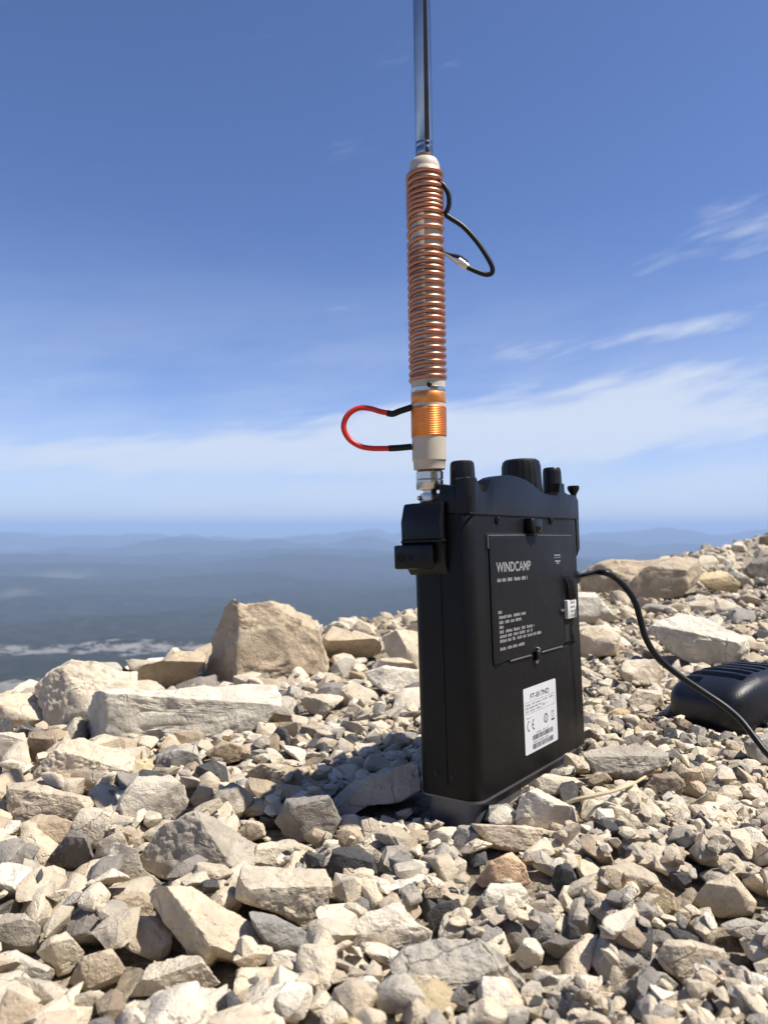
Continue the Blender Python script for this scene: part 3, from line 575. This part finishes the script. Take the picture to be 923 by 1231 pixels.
# outline in photograph pixels, tint, label
HERO = [
 ('282,721 295,728 325,723 352,731 374,740 382,761 395,793 393,807 330,816 303,825 265,822 244,815 249,799 260,755 271,731', 'tan', 'tall rough limestone block standing highest on the crest'),
 ('44,825 60,808 87,795 121,797 140,807 165,808 165,850 110,880 58,877 48,845', 'cream', 'rounded pitted cream boulder behind the long pale boulder'),
 ('158,812 168,800 195,795 215,783 245,784 247,795 238,805 235,818 205,832 175,832 163,822', 'tan', 'overhanging tan rock tucked between the cream boulder and the tall block'),
 ('98,870 104,840 112,832 150,827 200,832 240,826 300,822 336,822 340,840 320,868 300,882 262,888 210,885 180,890 150,897 118,896 100,888', 'pale', 'long pale boulder with a flat top lying before the tall block'),
 ('-12,842 10,836 38,832 50,845 60,863 40,877 0,882 -14,880', 'cream', 'pale angular stone at the foot of the pitted cream boulder'),
 ('-10,882 30,880 35,900 28,915 0,932 -12,925', 'pale', 'flat-faced pale stone leaning beside the sandy brown stone'),
 ('35,880 65,878 68,900 50,922 30,918', 'brown', 'sandy brown rough stone under the pitted cream boulder'),
 ('62,905 75,890 100,888 125,898 160,905 167,932 140,940 120,958 80,947 45,945 42,930', 'cream', 'broad cream slab in front of the shaded end of the long boulder'),
 ('10,942 40,940 75,952 108,958 113,968 95,985 60,985 15,998 8,970', 'beige', 'blocky beige stone with a flat upper face before the cream slab'),
 ('15,995 50,978 80,985 103,995 100,1005 62,1025 30,1010', 'tan', 'low tan stone wedged against the slate-grey wedge'),
 ('57,1035 85,998 105,1005 113,1030 100,1045 75,1045', 'slate', 'slate-grey wedge with a sharp upper edge'),
 ('-14,1034 35,1013 48,1020 38,1035 0,1062 -14,1066', 'slate', 'long dark grey sliver pointing up beside the slate wedge'),
 ('15,1065 22,1055 65,1040 80,1045 80,1058 45,1072 18,1072', 'beige', 'smooth oblong beige stone resting on the small flat stone'),
 ('58,1075 90,1063 98,1075 95,1082 60,1084', 'beige', 'small flat stone under the smooth oblong one'),
 ('137,990 143,960 165,935 205,932 222,945 224,970 210,985 180,1000 165,1012 140,1000', 'pale', 'rounded pale stone crossed by the antenna coil shadow'),
 ('113,975 135,968 138,990 125,1003 115,990', 'cream', 'small cream stone tucked against the coil-shadowed stone'),
 ('85,985 110,975 123,995 118,1012 103,1000', 'beige', 'upright beige chip above the slate wedge'),
 ('168,1030 195,995 235,975 255,982 300,1010 325,1022 300,1035 275,1045 270,1062 230,1066 200,1058 172,1045', 'grey', 'large grey wedge with a bright right facet and a crack'),
 ('120,1020 135,1010 165,1022 172,1045 195,1060 180,1080 155,1075 135,1045', 'grey', 'grey rough slab leaning left of the large cracked wedge'),
 ('182,1085 185,1068 230,1065 260,1085 310,1115 322,1132 318,1150 300,1165 262,1152 248,1165 225,1140 200,1110', 'cream', 'large sloping cream slab with a shaded lower left edge'),
 ('136,1078 180,1070 187,1085 175,1115 150,1125 137,1110', 'tan', 'blocky tan stone supporting the sloping cream slab'),
 ('283,1080 292,1040 345,1045 390,1045 398,1060 392,1100 388,1118 370,1118 340,1100 290,1085', 'beige', 'faceted warm beige wedge beside the dark round stone'),
 ('300,1095 330,1100 370,1122 385,1130 380,1158 350,1150 322,1140 305,1115', 'speck', 'mottled grey stone underneath the warm beige wedge'),
 ('320,1160 326,1146 345,1142 370,1152 382,1170 375,1182 335,1182 320,1172', 'pale', 'egg-shaped whitish pebble below the mottled grey stone'),
 ('392,1148 400,1125 440,1098 480,1085 500,1110 518,1120 515,1135 480,1140 470,1165 460,1172 445,1150 425,1150', 'pale', 'pale jagged stone behind the big smooth grey rock'),
 ('468,1160 490,1138 530,1130 575,1130 600,1145 638,1195 620,1220 560,1238 520,1225 500,1190', 'grey', 'big smooth grey rock in the foreground gravel'),
 ('483,1210 490,1190 505,1185 520,1195 530,1215 515,1235 490,1235', 'speck', 'round speckled grey pebble touching the big smooth grey rock'),
 ('-15,1250 -12,1195 20,1175 60,1180 95,1195 92,1250', 'beige', 'big beige stone in the near corner under the pale block'),
 ('-14,1192 -12,1150 20,1142 65,1165 70,1182 30,1192', 'pale', 'pale block lying on the big beige corner stone'),
 ('150,1250 165,1210 185,1195 225,1185 280,1190 300,1250', 'pale', 'wide whitish rock at the near edge below the peaked stone'),
 ('155,1200 180,1160 215,1150 240,1150 264,1182 250,1192 200,1195', 'cream', 'peaked cream stone on top of the wide whitish rock'),
 ('82,1182 100,1150 135,1140 152,1165 140,1180 115,1195', 'tan', 'rounded tan stone left of the peaked cream stone'),
 ('45,1145 55,1130 80,1120 102,1145 85,1170 70,1175', 'cream', 'cream stone with a bright top above the rounded tan one'),
 ('-10,1100 30,1098 50,1115 45,1145 20,1150 -10,1147', 'grey', 'rough grey stone behind the pale corner block'),
 ('84,1215 95,1196 120,1190 145,1205 150,1238 90,1240', 'pale', 'pale stone between the corner stone and wide whitish rock'),
 ('566,990 630,993 655,997 688,1004 695,1017 652,1024 616,1024 585,1018 572,1004', 'beige', 'long flat beige stone lying under the radio edge'),
 ('543,1015 550,992 570,990 580,1015 575,1030 555,1036', 'speck', 'greenish grey speckled stone at the end of the long flat stone'),
 ('514,1002 530,994 549,994 546,1030 530,1032 516,1020', 'cream', 'squarish cream stone half in the radio shadow'),
 ('618,985 625,955 645,948 665,958 690,970 695,995 660,997 640,994 620,993', 'pale', 'bright white angular stone close to the radio foot'),
 ('582,985 588,968 610,965 618,975 612,990 590,990', 'speck', 'small speckled stone between radio foot and white stone'),
 ('634,942 655,930 690,935 702,942 690,953 660,956 640,951', 'cream', 'low cream stone by the far foot of the radio'),
 ('700,905 730,897 780,897 803,905 801,920 780,927 765,937 740,943 715,932', 'grey', 'flat-topped grey stone between radio and microphone'),
 ('773,948 785,931 810,928 823,940 818,957 790,964 775,958', 'brown', 'porous brown lumpy stone beyond the dry stalk'),
 ('822,925 840,921 846,938 840,952 825,952', 'tan', 'small upright tan stone in the microphone shadow'),
 ('711,1068 722,1042 760,1037 785,1050 798,1068 790,1085 760,1089 730,1081', 'beige', 'wedge-shaped beige block with a shaded front amid fine gravel'),
 ('770,1082 790,1062 810,1075 813,1095 795,1109 778,1100', 'ochre', 'yellowish grainy stone against the wedge-shaped block'),
 ('828,1090 850,1060 880,1050 910,1085 905,1100 870,1104 840,1103', 'beige', 'pyramid-shaped beige stone in the fine gravel'),
 ('866,1112 890,1103 935,1115 935,1140 900,1132 875,1123', 'grey', 'oblong grey stone below the pyramid-shaped stone'),
 ('573,1058 590,1035 615,1025 630,1040 637,1060 620,1070 605,1060 580,1067', 'orange', 'orange-stained rough stone in front of the radio'),
 ('572,1085 590,1062 625,1062 639,1082 630,1093 580,1096', 'pale', 'pale stone just below the orange-stained one'),
 ('662,1060 668,1040 685,1036 692,1055 690,1080 672,1079', 'dark', 'dark slate chip standing upright right of the orange stone'),
 ('513,1100 530,1082 550,1083 563,1100 550,1118 520,1125', 'dark', 'dark angular stone in front of the radio shadow'),
 ('394,1042 400,1022 430,1015 450,1030 453,1050 440,1068 415,1069 400,1060', 'dark', 'dark mottled round stone beside the warm beige wedge'),
 ('650,1135 680,1118 710,1128 721,1145 690,1154 655,1152', 'slate', 'slate-coloured grooved stone behind the cream bar'),
 ('643,1190 650,1175 700,1170 720,1175 719,1195 690,1204 660,1201', 'cream', 'cream bar-shaped stone in the foreground gravel'),
 ('738,1192 770,1165 800,1170 816,1185 797,1207 770,1227 748,1217', 'grey', 'square grey stone in the foreground right of the cream bar'),
 ('616,1150 630,1128 645,1128 654,1145 650,1163 630,1166', 'pale', 'round white pebble above the big smooth grey rock'),
 ('788,1150 800,1130 830,1130 870,1140 877,1160 840,1176 825,1186 800,1167', 'beige', 'broken beige stone behind the square grey one'),
 ('845,1187 855,1160 870,1152 890,1165 882,1187 860,1202', 'slate', 'dark grey glinting stone beside the broken beige one'),
 ('780,756 793,745 814,735 838,739 899,769 901,779 893,800 838,802 806,784', 'pale', 'large flat whitish slab right behind the microphone'),
 ('694,692 712,680 728,674 773,674 800,672 800,690 770,706 735,712 700,714', 'tan', 'weathered tan outcrop on the skyline right of the radio'),
 ('752,706 775,682 811,669 839,672 845,686 834,703 816,718 773,723 755,718', 'tan', 'blocky tan ledge in front of the weathered outcrop'),
 ('836,695 846,688 872,687 889,701 884,714 854,709', 'ochre', 'yellow ochre stone beside the blocky tan ledge'),
 ('690,712 715,713 730,730 741,745 720,752 692,750', 'pale', 'rounded white stone showing past the radio edge under the cable'),
 ('692,757 725,752 746,765 740,787 700,793', 'cream', 'cream stone below the rounded white one under the cable'),
 ('744,806 751,793 785,793 800,808 793,825 754,826', 'cream', 'cubic cream stone left of the microphone under the cable'),
 ('755,842 765,828 795,830 798,848 775,856 757,851', 'cream', 'smaller cream block below the cubic one by the microphone'),
 ('893,686 905,672 935,668 935,697 900,694', 'slate', 'shaded grey rock on the slope beyond the ochre stone'),
 ('875,662 882,652 895,655 898,664', 'pale', 'small pale stone on the far right skyline'),
 ('911,655 913,645 935,639 935,657', 'brown', 'brown stone highest on the right skyline'),
 ('893,893 905,884 935,880 935,925 908,927', 'grey', 'grey slab leaning under the microphone by the cable'),
 ('388,768 400,752 427,763 458,774 458,784 446,790 420,797 394,800', 'tan', 'tilted tan slab with a dark underside left of the radio'),
 ('418,758 432,745 445,752 452,763 430,767', 'cream', 'pointed cream stone behind the tilted tan slab'),
 ('459,766 475,757 505,760 505,808 480,801 465,786', 'cream', 'leaning cream slab partly hidden by the radio'),
 ('437,808 465,800 505,806 505,830 470,836 448,823', 'pale', 'flat whitish stone below the leaning cream slab'),
 ('360,840 375,834 405,835 414,838 400,851 388,864 370,856', 'cream', 'yellowish split stone on the gravel below the tall block'),
 ('365,808 380,772 396,793 398,804', 'grey', 'triangular grey flake against the tall block'),
 ('323,890 335,872 345,878 353,895 335,906', 'dark', 'dark rough stone in gravel near the long pale boulder'),
 ('298,928 315,918 345,920 351,930 330,946 303,951', 'tan', 'tan stone at the tip of the radio shadow'),
 ('400,962 430,937 470,925 500,915 506,950 480,965 440,968 412,986 396,986', 'grey', 'large grey stone lying wholly in the radio shadow'),
 ('330,988 345,960 395,955 410,985 395,1010 350,1012', 'speck', 'mottled stone in the shadow next to the large grey one'),
 ('183,927 200,905 235,895 244,920 225,936 200,939', 'grey', 'rough grey stone at the foot of the long pale boulder'),
 ('298,1037 310,1015 350,1008 376,1020 360,1036 320,1046', 'cream', 'cream stone at the lower edge of the radio shadow'),
 ('404,998 430,995 440,1010 425,1022 405,1018', 'tan', 'small tan stone catching light at the shadow edge'),
 ('285,1000 300,985 318,990 320,1006 300,1012', 'beige', 'beige stone touching the bright facet of the cracked wedge'),
 ('246,905 268,890 292,898 288,915 262,920', 'tan', 'tan stone in the gravel before the long pale boulder'),
 ('228,962 240,945 256,948 258,972 240,980', 'beige', 'beige upright stone behind the large cracked wedge'),
]
def finish_rock(name, P, f, tint, lv_noise, size, seed):
    """noise, object at the centroid, tint"""
    off = np.array([seed*3.7 % 90, seed*1.9 % 70, seed*5.3 % 80]); q = P/size
    c = P.mean(0); d = P-c; ln = np.linalg.norm(d, axis=1)[:, None]+1e-9; nd = d/ln
    n1 = fbm(q*1.9+off, 3); n2 = fbm(q*6.5+off*1.3, 3, .6); n3 = 1-2*np.abs(perlin(q*3.6+off*.7))
    if len(P) > 9000: n2 = n2+.40*fbm(q*15+off, 3, .65)+.5*np.minimum(perlin(q*4.2+off*2.1), 0)
    P = P+nd*size*(n1*(.030 if len(P) > 9000 else .045)+n2*.034*lv_noise+np.minimum(n3, .3)*.014)[:, None]
    return P, c
def rock_object(name, P, f, tint, size, seed, smooth=True, lvn=1.0):
    P, c = finish_rock(name, P, f, tint, lvn, size, seed)
    me = bpy.data.meshes.new(name); mesh_fill(me, P-c, f, smooth)
    if smooth: me.set_sharp_from_angle(angle=math.radians(48))
    o = link(name, me, M_ROCK); o.location = c
    jt = 1+rng.uniform(-.07, .07); hue = rng.uniform(-.03, .03)
    o['tint'] = [float(min(.75, tint[0]*jt*(1+hue))), float(min(.75, tint[1]*jt)), float(min(.75, tint[2]*jt*(1-hue))), 1.0]
    return o, P
# height map of the surface that later stones come to rest on
GR = .004; GX0, GX1, GY0, GY1 = -1.1, 2.6, .08, 3.6
gx = np.arange(GX0, GX1, GR); gy = np.arange(GY0, GY1, GR); HM = gnd(*np.meshgrid(gx, gy, indexing='ij'))+.0032; G0 = HM.copy()
def hm_points(P):
    i = ((P[:, 0]-GX0)/GR).astype(int); j = ((P[:, 1]-GY0)/GR).astype(int); ok = (i >= 0) & (j >= 0) & (i < len(gx)-1) & (j < len(gy)-1)
    for di in (0, 1):
        for dj in (0, 1): np.maximum.at(HM, (i[ok]+di, j[ok]+dj), P[ok, 2])
HN = []; NOUNS = set('stone rock boulder slab block wedge sliver chip pebble bar outcrop ledge flake'.split())
CUTS = {0: [((.22, -.95, .16), .40), ((-.80, -.55, .1), .60), ((.5, -.3, .8), .86)], 1: [((.2, -.75, .6), .60), ((-.5, -.8, .2), .66)], 2: [((.1, -.8, -.55), .42), ((.1, -.5, .85), .7)],
        3: [((.12, -.60, .80), .52), ((.10, -.97, .08), .52), ((-.93, -.35, 0), .80)], 4: [((.3, -.6, .7), .6)], 7: [((.1, -.5, .85), .55), ((-.2, -.9, .2), .6)], 17: [((.55, -.55, .6), .55), ((-.35, -.9, .2), .5)],
        19: [((.35, -.6, .7), .5), ((-.75, -.6, -.1), .6)], 21: [((.15, -.55, .8), .55), ((.3, -.9, -.1), .55)], 25: [((-.1, -.75, .6), .5), ((.3, -.9, -.2), .6)], 59: [((.05, -.45, .9), .45), ((-.3, -.9, -.1), .55)],
        60: [((.1, -.7, .6), .55), ((-.3, -.9, 0), .6)], 61: [((.1, -.5, .85), .6), ((-.1, -.98, -.05), .5), ((.85, -.5, 0), .7)], 71: [((.1, -.7, -.7), .4), ((0, -.4, .9), .6)], 73: [((-.6, -.75, .1), .5), ((.5, -.6, .6), .6)]}
for hi, (ol, tn, label) in enumerate(HERO):
    hr = np.random.default_rng(100+hi)
    poly = np.array([[float(v) for v in p.split(',')] for p in ol.split()])
    cxp = (poly[:, 0].min()+poly[:, 0].max())/2; yb = poly[:, 1].max(); wpx = np.ptp(poly[:, 0]); hpx = np.ptp(poly[:, 1])
    dg_ = ghit(cxp, min(yb, 1300)-.04*hpx)
    tpx = .50*min(wpx, hpx*1.5)                                # half thickness along the view, in pixels
    th = tpx*dg_/F; dc = dg_+.55*th; th = tpx*dc/F
    cpy = (poly[:, 1].min()+poly[:, 1].max())/2; cpx = poly[:, 0].mean()
    # polygon radius as a function of angle
    lv = 6 if max(wpx, hpx) > 95 else 5 if max(wpx, hpx) > 40 else 4
    D, fc = ICO[lv]; a, b, c = D[:, 0], D[:, 1], D[:, 2]
    s = np.sqrt(a*a+c*c)+1e-9; ang = np.arctan2(c*hpx, a*wpx); ex, ez = poly[:, 0]-cpx, -(poly[:, 1]-cpy)
    dirx, dirz = np.cos(ang), np.sin(ang); rad = np.zeros(len(ang))
    for k in range(len(poly)):
        x1, z1, x2, z2 = ex[k], ez[k], ex[(k+1) % len(poly)], ez[(k+1) % len(poly)]
        den = dirx*(z2-z1)-dirz*(x2-x1); den = np.where(np.abs(den) < 1e-9, 1e-9, den)
        t_ = (x1*(z2-z1)-z1*(x2-x1))/den; u_ = np.where(np.abs(x2-x1) > np.abs(z2-z1), (t_*dirx-x1)/((x2-x1) or 1e-9), (t_*dirz-z1)/((z2-z1) or 1e-9))
        ok = (t_ > 0) & (u_ >= -1e-6) & (u_ <= 1+1e-6); rad = np.where(ok, np.maximum(rad, t_), rad)
    S = s**.42; px_ = rad*S*dirx; pz_ = rad*S*dirz; py_ = tpx*np.sign(b)*np.abs(b)**.8
    Q = np.stack([px_, py_, pz_], 1)                           # right, away, up (pixel units)
    tall = hpx > .62*wpx
    cuts = [((hr.uniform(-.35, .35), -.62, .78), hr.uniform(.74, .84) if tall else hr.uniform(.62, .76)), ((hr.uniform(-.2, .55), -.85, hr.uniform(.08, .45)), hr.uniform(.48, .62)), ((hr.uniform(-.3, .3), .6, .8), .8)]
    cuts = [((hr.uniform(-.2, .35), -.52, .83), hr.uniform(.70, .82) if tall else hr.uniform(.52, .66)), ((hr.uniform(-.45, .45), -.9, hr.uniform(-.15, .3)), hr.uniform(.50, .62))]
    for _ in range(2):
        v = hr.normal(size=3); v[1] = -abs(v[1])-.35; cuts.append((tuple(v), hr.uniform(.70, .88)))
    cuts = CUTS.get(hi, cuts)
    for n_, fr in cuts:
        n_ = np.array(n_); n_ /= np.linalg.norm(n_); h_ = Q@n_; lim = np.percentile(h_, 99.7)*fr; ov = np.maximum(h_-lim, 0); Q = Q-ov[:, None]*n_*.94
    pc = wpt(cpx, cpy, dc); vd = (pc-Vector((0, 0, ZC))).normalized()
    k_ = dc/F; X = np.array([1, 0, 0]); Zv = np.array([0, -s_, c_])
    P = np.array(pc)[None]+k_*(Q[:, :1]*X+Q[:, 2:]*Zv+Q[:, 1:2]*np.array(vd))
    size = k_*math.sqrt(wpx*hpx)
    nm = 'boulder' if max(wpx, hpx) > 105 else 'rock' if max(wpx, hpx) > 60 else 'stone'
    o, P = rock_object(nm, P, fc, TINT[tn], size, hi*7+3)
    tag(o, label, nm, 'picked-out rocks of the scree'); hm_points(P)
    wds = label.split(); e = next((k for k, q_ in enumerate(wds) if q_ in NOUNS), 3); HN.append((Vector(P.mean(0)), ' '.join(wds[:e+1]), size))

# scattered stones: largest first, each settling on what lies below it
def hull(hr, k, cuts, rough):
    """angular fragment: convex hull of a few points, optionally subdivided and roughened"""
    p = hr.normal(size=(k, 3)); p /= np.linalg.norm(p, axis=1)[:, None]; p *= hr.uniform(.78, 1.08, k)[:, None]
    bm = bmesh.new()
    for q in p: bm.verts.new(q)
    res = bmesh.ops.convex_hull(bm, input=bm.verts)
    bmesh.ops.delete(bm, geom=[g for g in res['geom_interior'] if isinstance(g, bmesh.types.BMVert)], context='VERTS')
    if rough:
        bmesh.ops.bevel(bm, geom=list(bm.edges), offset=.07*rough, segments=1, affect='EDGES', clamp_overlap=True)
        bmesh.ops.triangulate(bm, faces=bm.faces)
    if cuts: bmesh.ops.subdivide_edges(bm, edges=bm.edges, cuts=cuts, use_grid_fill=True)
    bmesh.ops.triangulate(bm, faces=bm.faces); bmesh.ops.recalc_face_normals(bm, faces=bm.faces)
    bm.verts.index_update(); v = np.array([x.co[:] for x in bm.verts]); f = np.array([[q.index for q in x.verts] for x in bm.faces]); bm.free()
    if rough:
        o = hr.uniform(0, 50, 3); v = v+v*(fbm(v*1.5+o, 3)*.15+fbm(v*4.7+o, 3)*.06)[:, None]
    return v/1.02, f
NPROTO = 40; PRO = {}
for l, cuts, rough in ((2, 0, 0), (3, 0, 1.5), (4, 1, 1.4)):
    PRO[l] = [hull(np.random.default_rng(500+k), 13+k % 10, cuts, rough) for k in range(NPROTO)]
foot = [MR @ Vector(p) for p in ((-.004, -.003, 0), (W_+.003, -.003, 0), (W_+.003, T_+.004, 0), (-.004, T_+.004, 0))]
micf = [mic.matrix_world @ Vector(p) for p in ((0, 0, 0), (ML, 0, 0), (ML, MW, 0), (0, MW, 0))]
def inside(poly, x, y, pad):
    for k in range(4):
        a, b = poly[k], poly[(k+1) % 4]; e = Vector((b.x-a.x, b.y-a.y)); nrm = Vector((e.y, -e.x)).normalized()
        if (x-a.x)*nrm.x+(y-a.y)*nrm.y > pad: return False
    return True
cand = []
def add_c(x, y, r): cand.append((r, x, y))
for k in range(80000):                                         # spread so that near and far ground are covered alike
    px, py = rng.uniform(-200, 1130), 640+rng.uniform(0, 1)**.9*760
    a = wpt(px, py, 0.0); b = wpt(px, py, 1.0)-a
    dep = ghit_fast(px, py) if py > 655 else 9
    if dep > 4: continue
    p = a+b*dep
    left = np.clip((.05-p.x)/.25, 0, 1)
    rp = rng.lognormal(math.log(2.8), .60)*.001*(1+.45*left)
    if rng.uniform() < .05+.05*left: rp *= 1.9
    rp = max(rp*(.75+.25*dep/.4 if dep > .4 else 1), 1.35*dep/F)
    add_c(p.x+rng.normal()*.01, p.y+rng.normal()*.012, min(rp, (.0075+.0075*left) if dep < .6 else .022))
for k in range(2600):                                          # beyond the crest and round about, coarser
    x, y = rng.uniform(-1.0, 2.5), rng.uniform(.75, 3.4)
    add_c(x, y, min(rng.lognormal(math.log(.011), .4), .03))
cand.sort(reverse=True); HR = HM.copy()
placed = []
for r, x, y in cand:
    i, j = int((x-GX0)/GR), int((y-GY0)/GR); k = max(1, int(r*.8/GR))
    if i-k < 1 or j-k < 1 or i+k+2 >= len(gx) or j+k+2 >= len(gy): continue
    if inside(foot, x, y, r*.55): continue
    ax = rng.uniform(.72, 1.45); fl = rng.uniform(.36, .88); zh = r*fl
    win = HM[i-k:i+k+1, j-k:j+k+1]; g0 = G0[i, j]; hcen = .5*win.mean()+.5*HM[i, j]
    over = hcen-g0
    if HR[i, j] > g0+.3*zh and rng.uniform() < .985: continue      # stays clear of the big rocks
    if over > max(.0034, .55*r) and rng.uniform() < .94: continue
    if over > .016: continue
    if inside(micf, x, y, r*.6+.004) and hcen+1.2*zh > float(MO.z)+.002: continue
    z = hcen+zh*.22
    I, J = np.ogrid[-k:k+1, -k:k+1]; q2 = 1-(I*I+J*J)*(GR/r)**2
    np.maximum(win, np.where(q2 > 0, z+zh*.9*np.sqrt(np.maximum(q2, 0)), -9), out=win)
    placed.append((r, x, y, z, ax, fl))
def view_px(r, x, y, z):
    """apparent size in photograph pixels, 0 when outside the frame"""
    px, py = CX+F*x/y, CY-F*(z-ZC-y*s_)/y
    return (2*r*F/y) if -10 < px < 933 and py < 1245 else 0
COLS = ['cream', 'beige', 'pale', 'grey', 'tan', 'slate', 'dark', 'ochre', 'speck', 'brown']; CW = np.array([.29, .26, .12, .11, .08, .035, .05, .015, .04, .02]); CW = CW/CW.sum()
def stone_geo(l, r, x, y, z, ax, fl):
    k = int(rng.integers(NPROTO)); D, fc = PRO[l][k]
    ya = rng.uniform(0, 6.283); R3 = np.array(Euler((rng.normal()*.35, rng.normal()*.35, ya)).to_matrix())
    pre = np.array(Euler(tuple(rng.uniform(0, 6.28, 3))).to_matrix())
    P = ((D@pre.T)*np.array([r*ax*1.12, r/ax*1.12, r*fl*1.12]))@R3.T
    return P+np.array([x, y, z]), fc
vis = sorted(placed, key=lambda p: -view_px(*p[:4]))
singles = [p for p in vis if view_px(*p[:4]) > 0][:205]; sset = set(map(id, singles))
CN_ = {'cream': 'cream', 'beige': 'beige', 'pale': 'whitish', 'grey': 'grey', 'tan': 'tan', 'slate': 'dark grey', 'dark': 'blackish', 'ochre': 'yellow ochre', 'speck': 'mottled grey', 'brown': 'brown'}
shorts = [h[1] for h in HN]; HU = [h for h in HN if shorts.count(h[1]) == 1 and len(h[1].split()) >= 3]; used = set()
for r, x, y, z, ax, fl in singles:
    cn = str(rng.choice(COLS, p=CW)); P, fc = stone_geo(4, r, x, y, z, ax, fl)
    o, _ = rock_object('stone', P, fc, TINT[cn], r*2, float(rng.uniform(0, 99)), True, .8)
    shp = 'flat' if fl < .52 else 'oblong' if abs(ax-1) > .22 else 'chunky'
    near = sorted(HU, key=lambda h: (h[0].x-x)**2+(h[0].y-y)**2)[:4]; hp, hl, hw = near[0]
    c2 = RP.xy-hp.xy; side = 'on the radio side of' if (Vector((x, y))-hp.xy).dot(c2) > 0 else 'beyond'
    lb = f'{shp} {CN_[cn]} stone {side} the {hl}'+('' if side[0] == 'o' else ' from the radio')
    for h2 in near[1:]:
        if lb in used and len((l2 := f'{shp} {CN_[cn]} stone between the {hl} and the {h2[1]}').split()) <= 16: lb = l2
    used.add(lb)
    tag(o, lb, 'stone', lb)
# everything smaller is gravel
V, Fc, C, nv = [], [], [], 0
for p in placed:
    if id(p) in sset: continue
    r, x, y, z, ax, fl = p; a = view_px(*p[:4]); l = 3 if a > 13 else 2
    cn = str(rng.choice(COLS, p=CW)); P, fc = stone_geo(l, r, x, y, z, ax, fl)
    tn = np.array(TINT[cn])*rng.uniform(.85, 1.12); V.append(P); Fc.append(fc+nv); C.append(np.repeat(np.append(np.minimum(tn, .75), 1)[None], len(P), 0)); nv += len(P)
grit = [hull(np.random.default_rng(900+k), 8, 0, 0) for k in range(20)]; ng = 0
for k in range(60000):
    px, py = rng.uniform(-150, 1080), 690+rng.uniform(0, 1)**.8*640
    dp = ghit_fast(px, py)
    if dp > 1.6 or ng > 26000: continue
    p = wpt(px, py, dp); x, y = p.x+rng.normal()*.006, p.y+rng.normal()*.006
    i, j = int((x-GX0)/GR), int((y-GY0)/GR)
    if not (0 < i < len(gx)-1 and 0 < j < len(gy)-1) or HM[i, j]-G0[i, j] > .0042 or inside(foot, x, y, .001): continue
    r = rng.uniform(.0007, .0017)*max(1, dp/.45); D, fc = grit[int(rng.integers(20))]; R3 = np.array(Euler(tuple(rng.uniform(0, 6.28, 3))).to_matrix())
    P = (D*np.array([1.2, .9, .7])*r)@R3.T+np.array([x, y, HM[i, j]-.0014+r*.1]); HM[i, j] += r*.7
    V.append(P); Fc.append(fc+nv); tn = np.array(TINT[str(COLS[int(rng.integers(6))])])*rng.uniform(.8, 1.1); C.append(np.repeat(np.append(tn, 1)[None], len(P), 0)); nv += len(P); ng += 1
me = bpy.data.meshes.new('gravel'); mesh_fill(me, np.concatenate(V), np.concatenate(Fc), True); me.set_sharp_from_angle(angle=math.radians(22))
ca = me.attributes.new('tint', 'FLOAT_COLOR', 'POINT'); ca.data.foreach_set('color', np.concatenate(C).astype(np.float32).ravel())
tag(link('gravel', me, M_GRAV), kind='stuff')
print('TOTAL', sum(len(o.data.polygons) for o in bpy.data.objects if o.type == 'MESH')); print('placed', len(placed), 'gravel tris', len(me.polygons))

# dry stalk lying over the gravel
P = [wpt(a, b, ghit(a, b)*k) for a, b, k in ((672, 970, .985), (690, 962, .955), (715, 956, .945), (740, 950, .945), (765, 940, .945), (783, 928, .955), (796, 918, .985))]
bm = bmesh.new(); tube(bm, smooth_path(P, 5), lambda t: .0011-.0005*t, 8)
tag(from_bm('dry_stalk', bm, M_STRAW), 'thin dry straw-coloured stalk lying across the gravel', 'stalk')
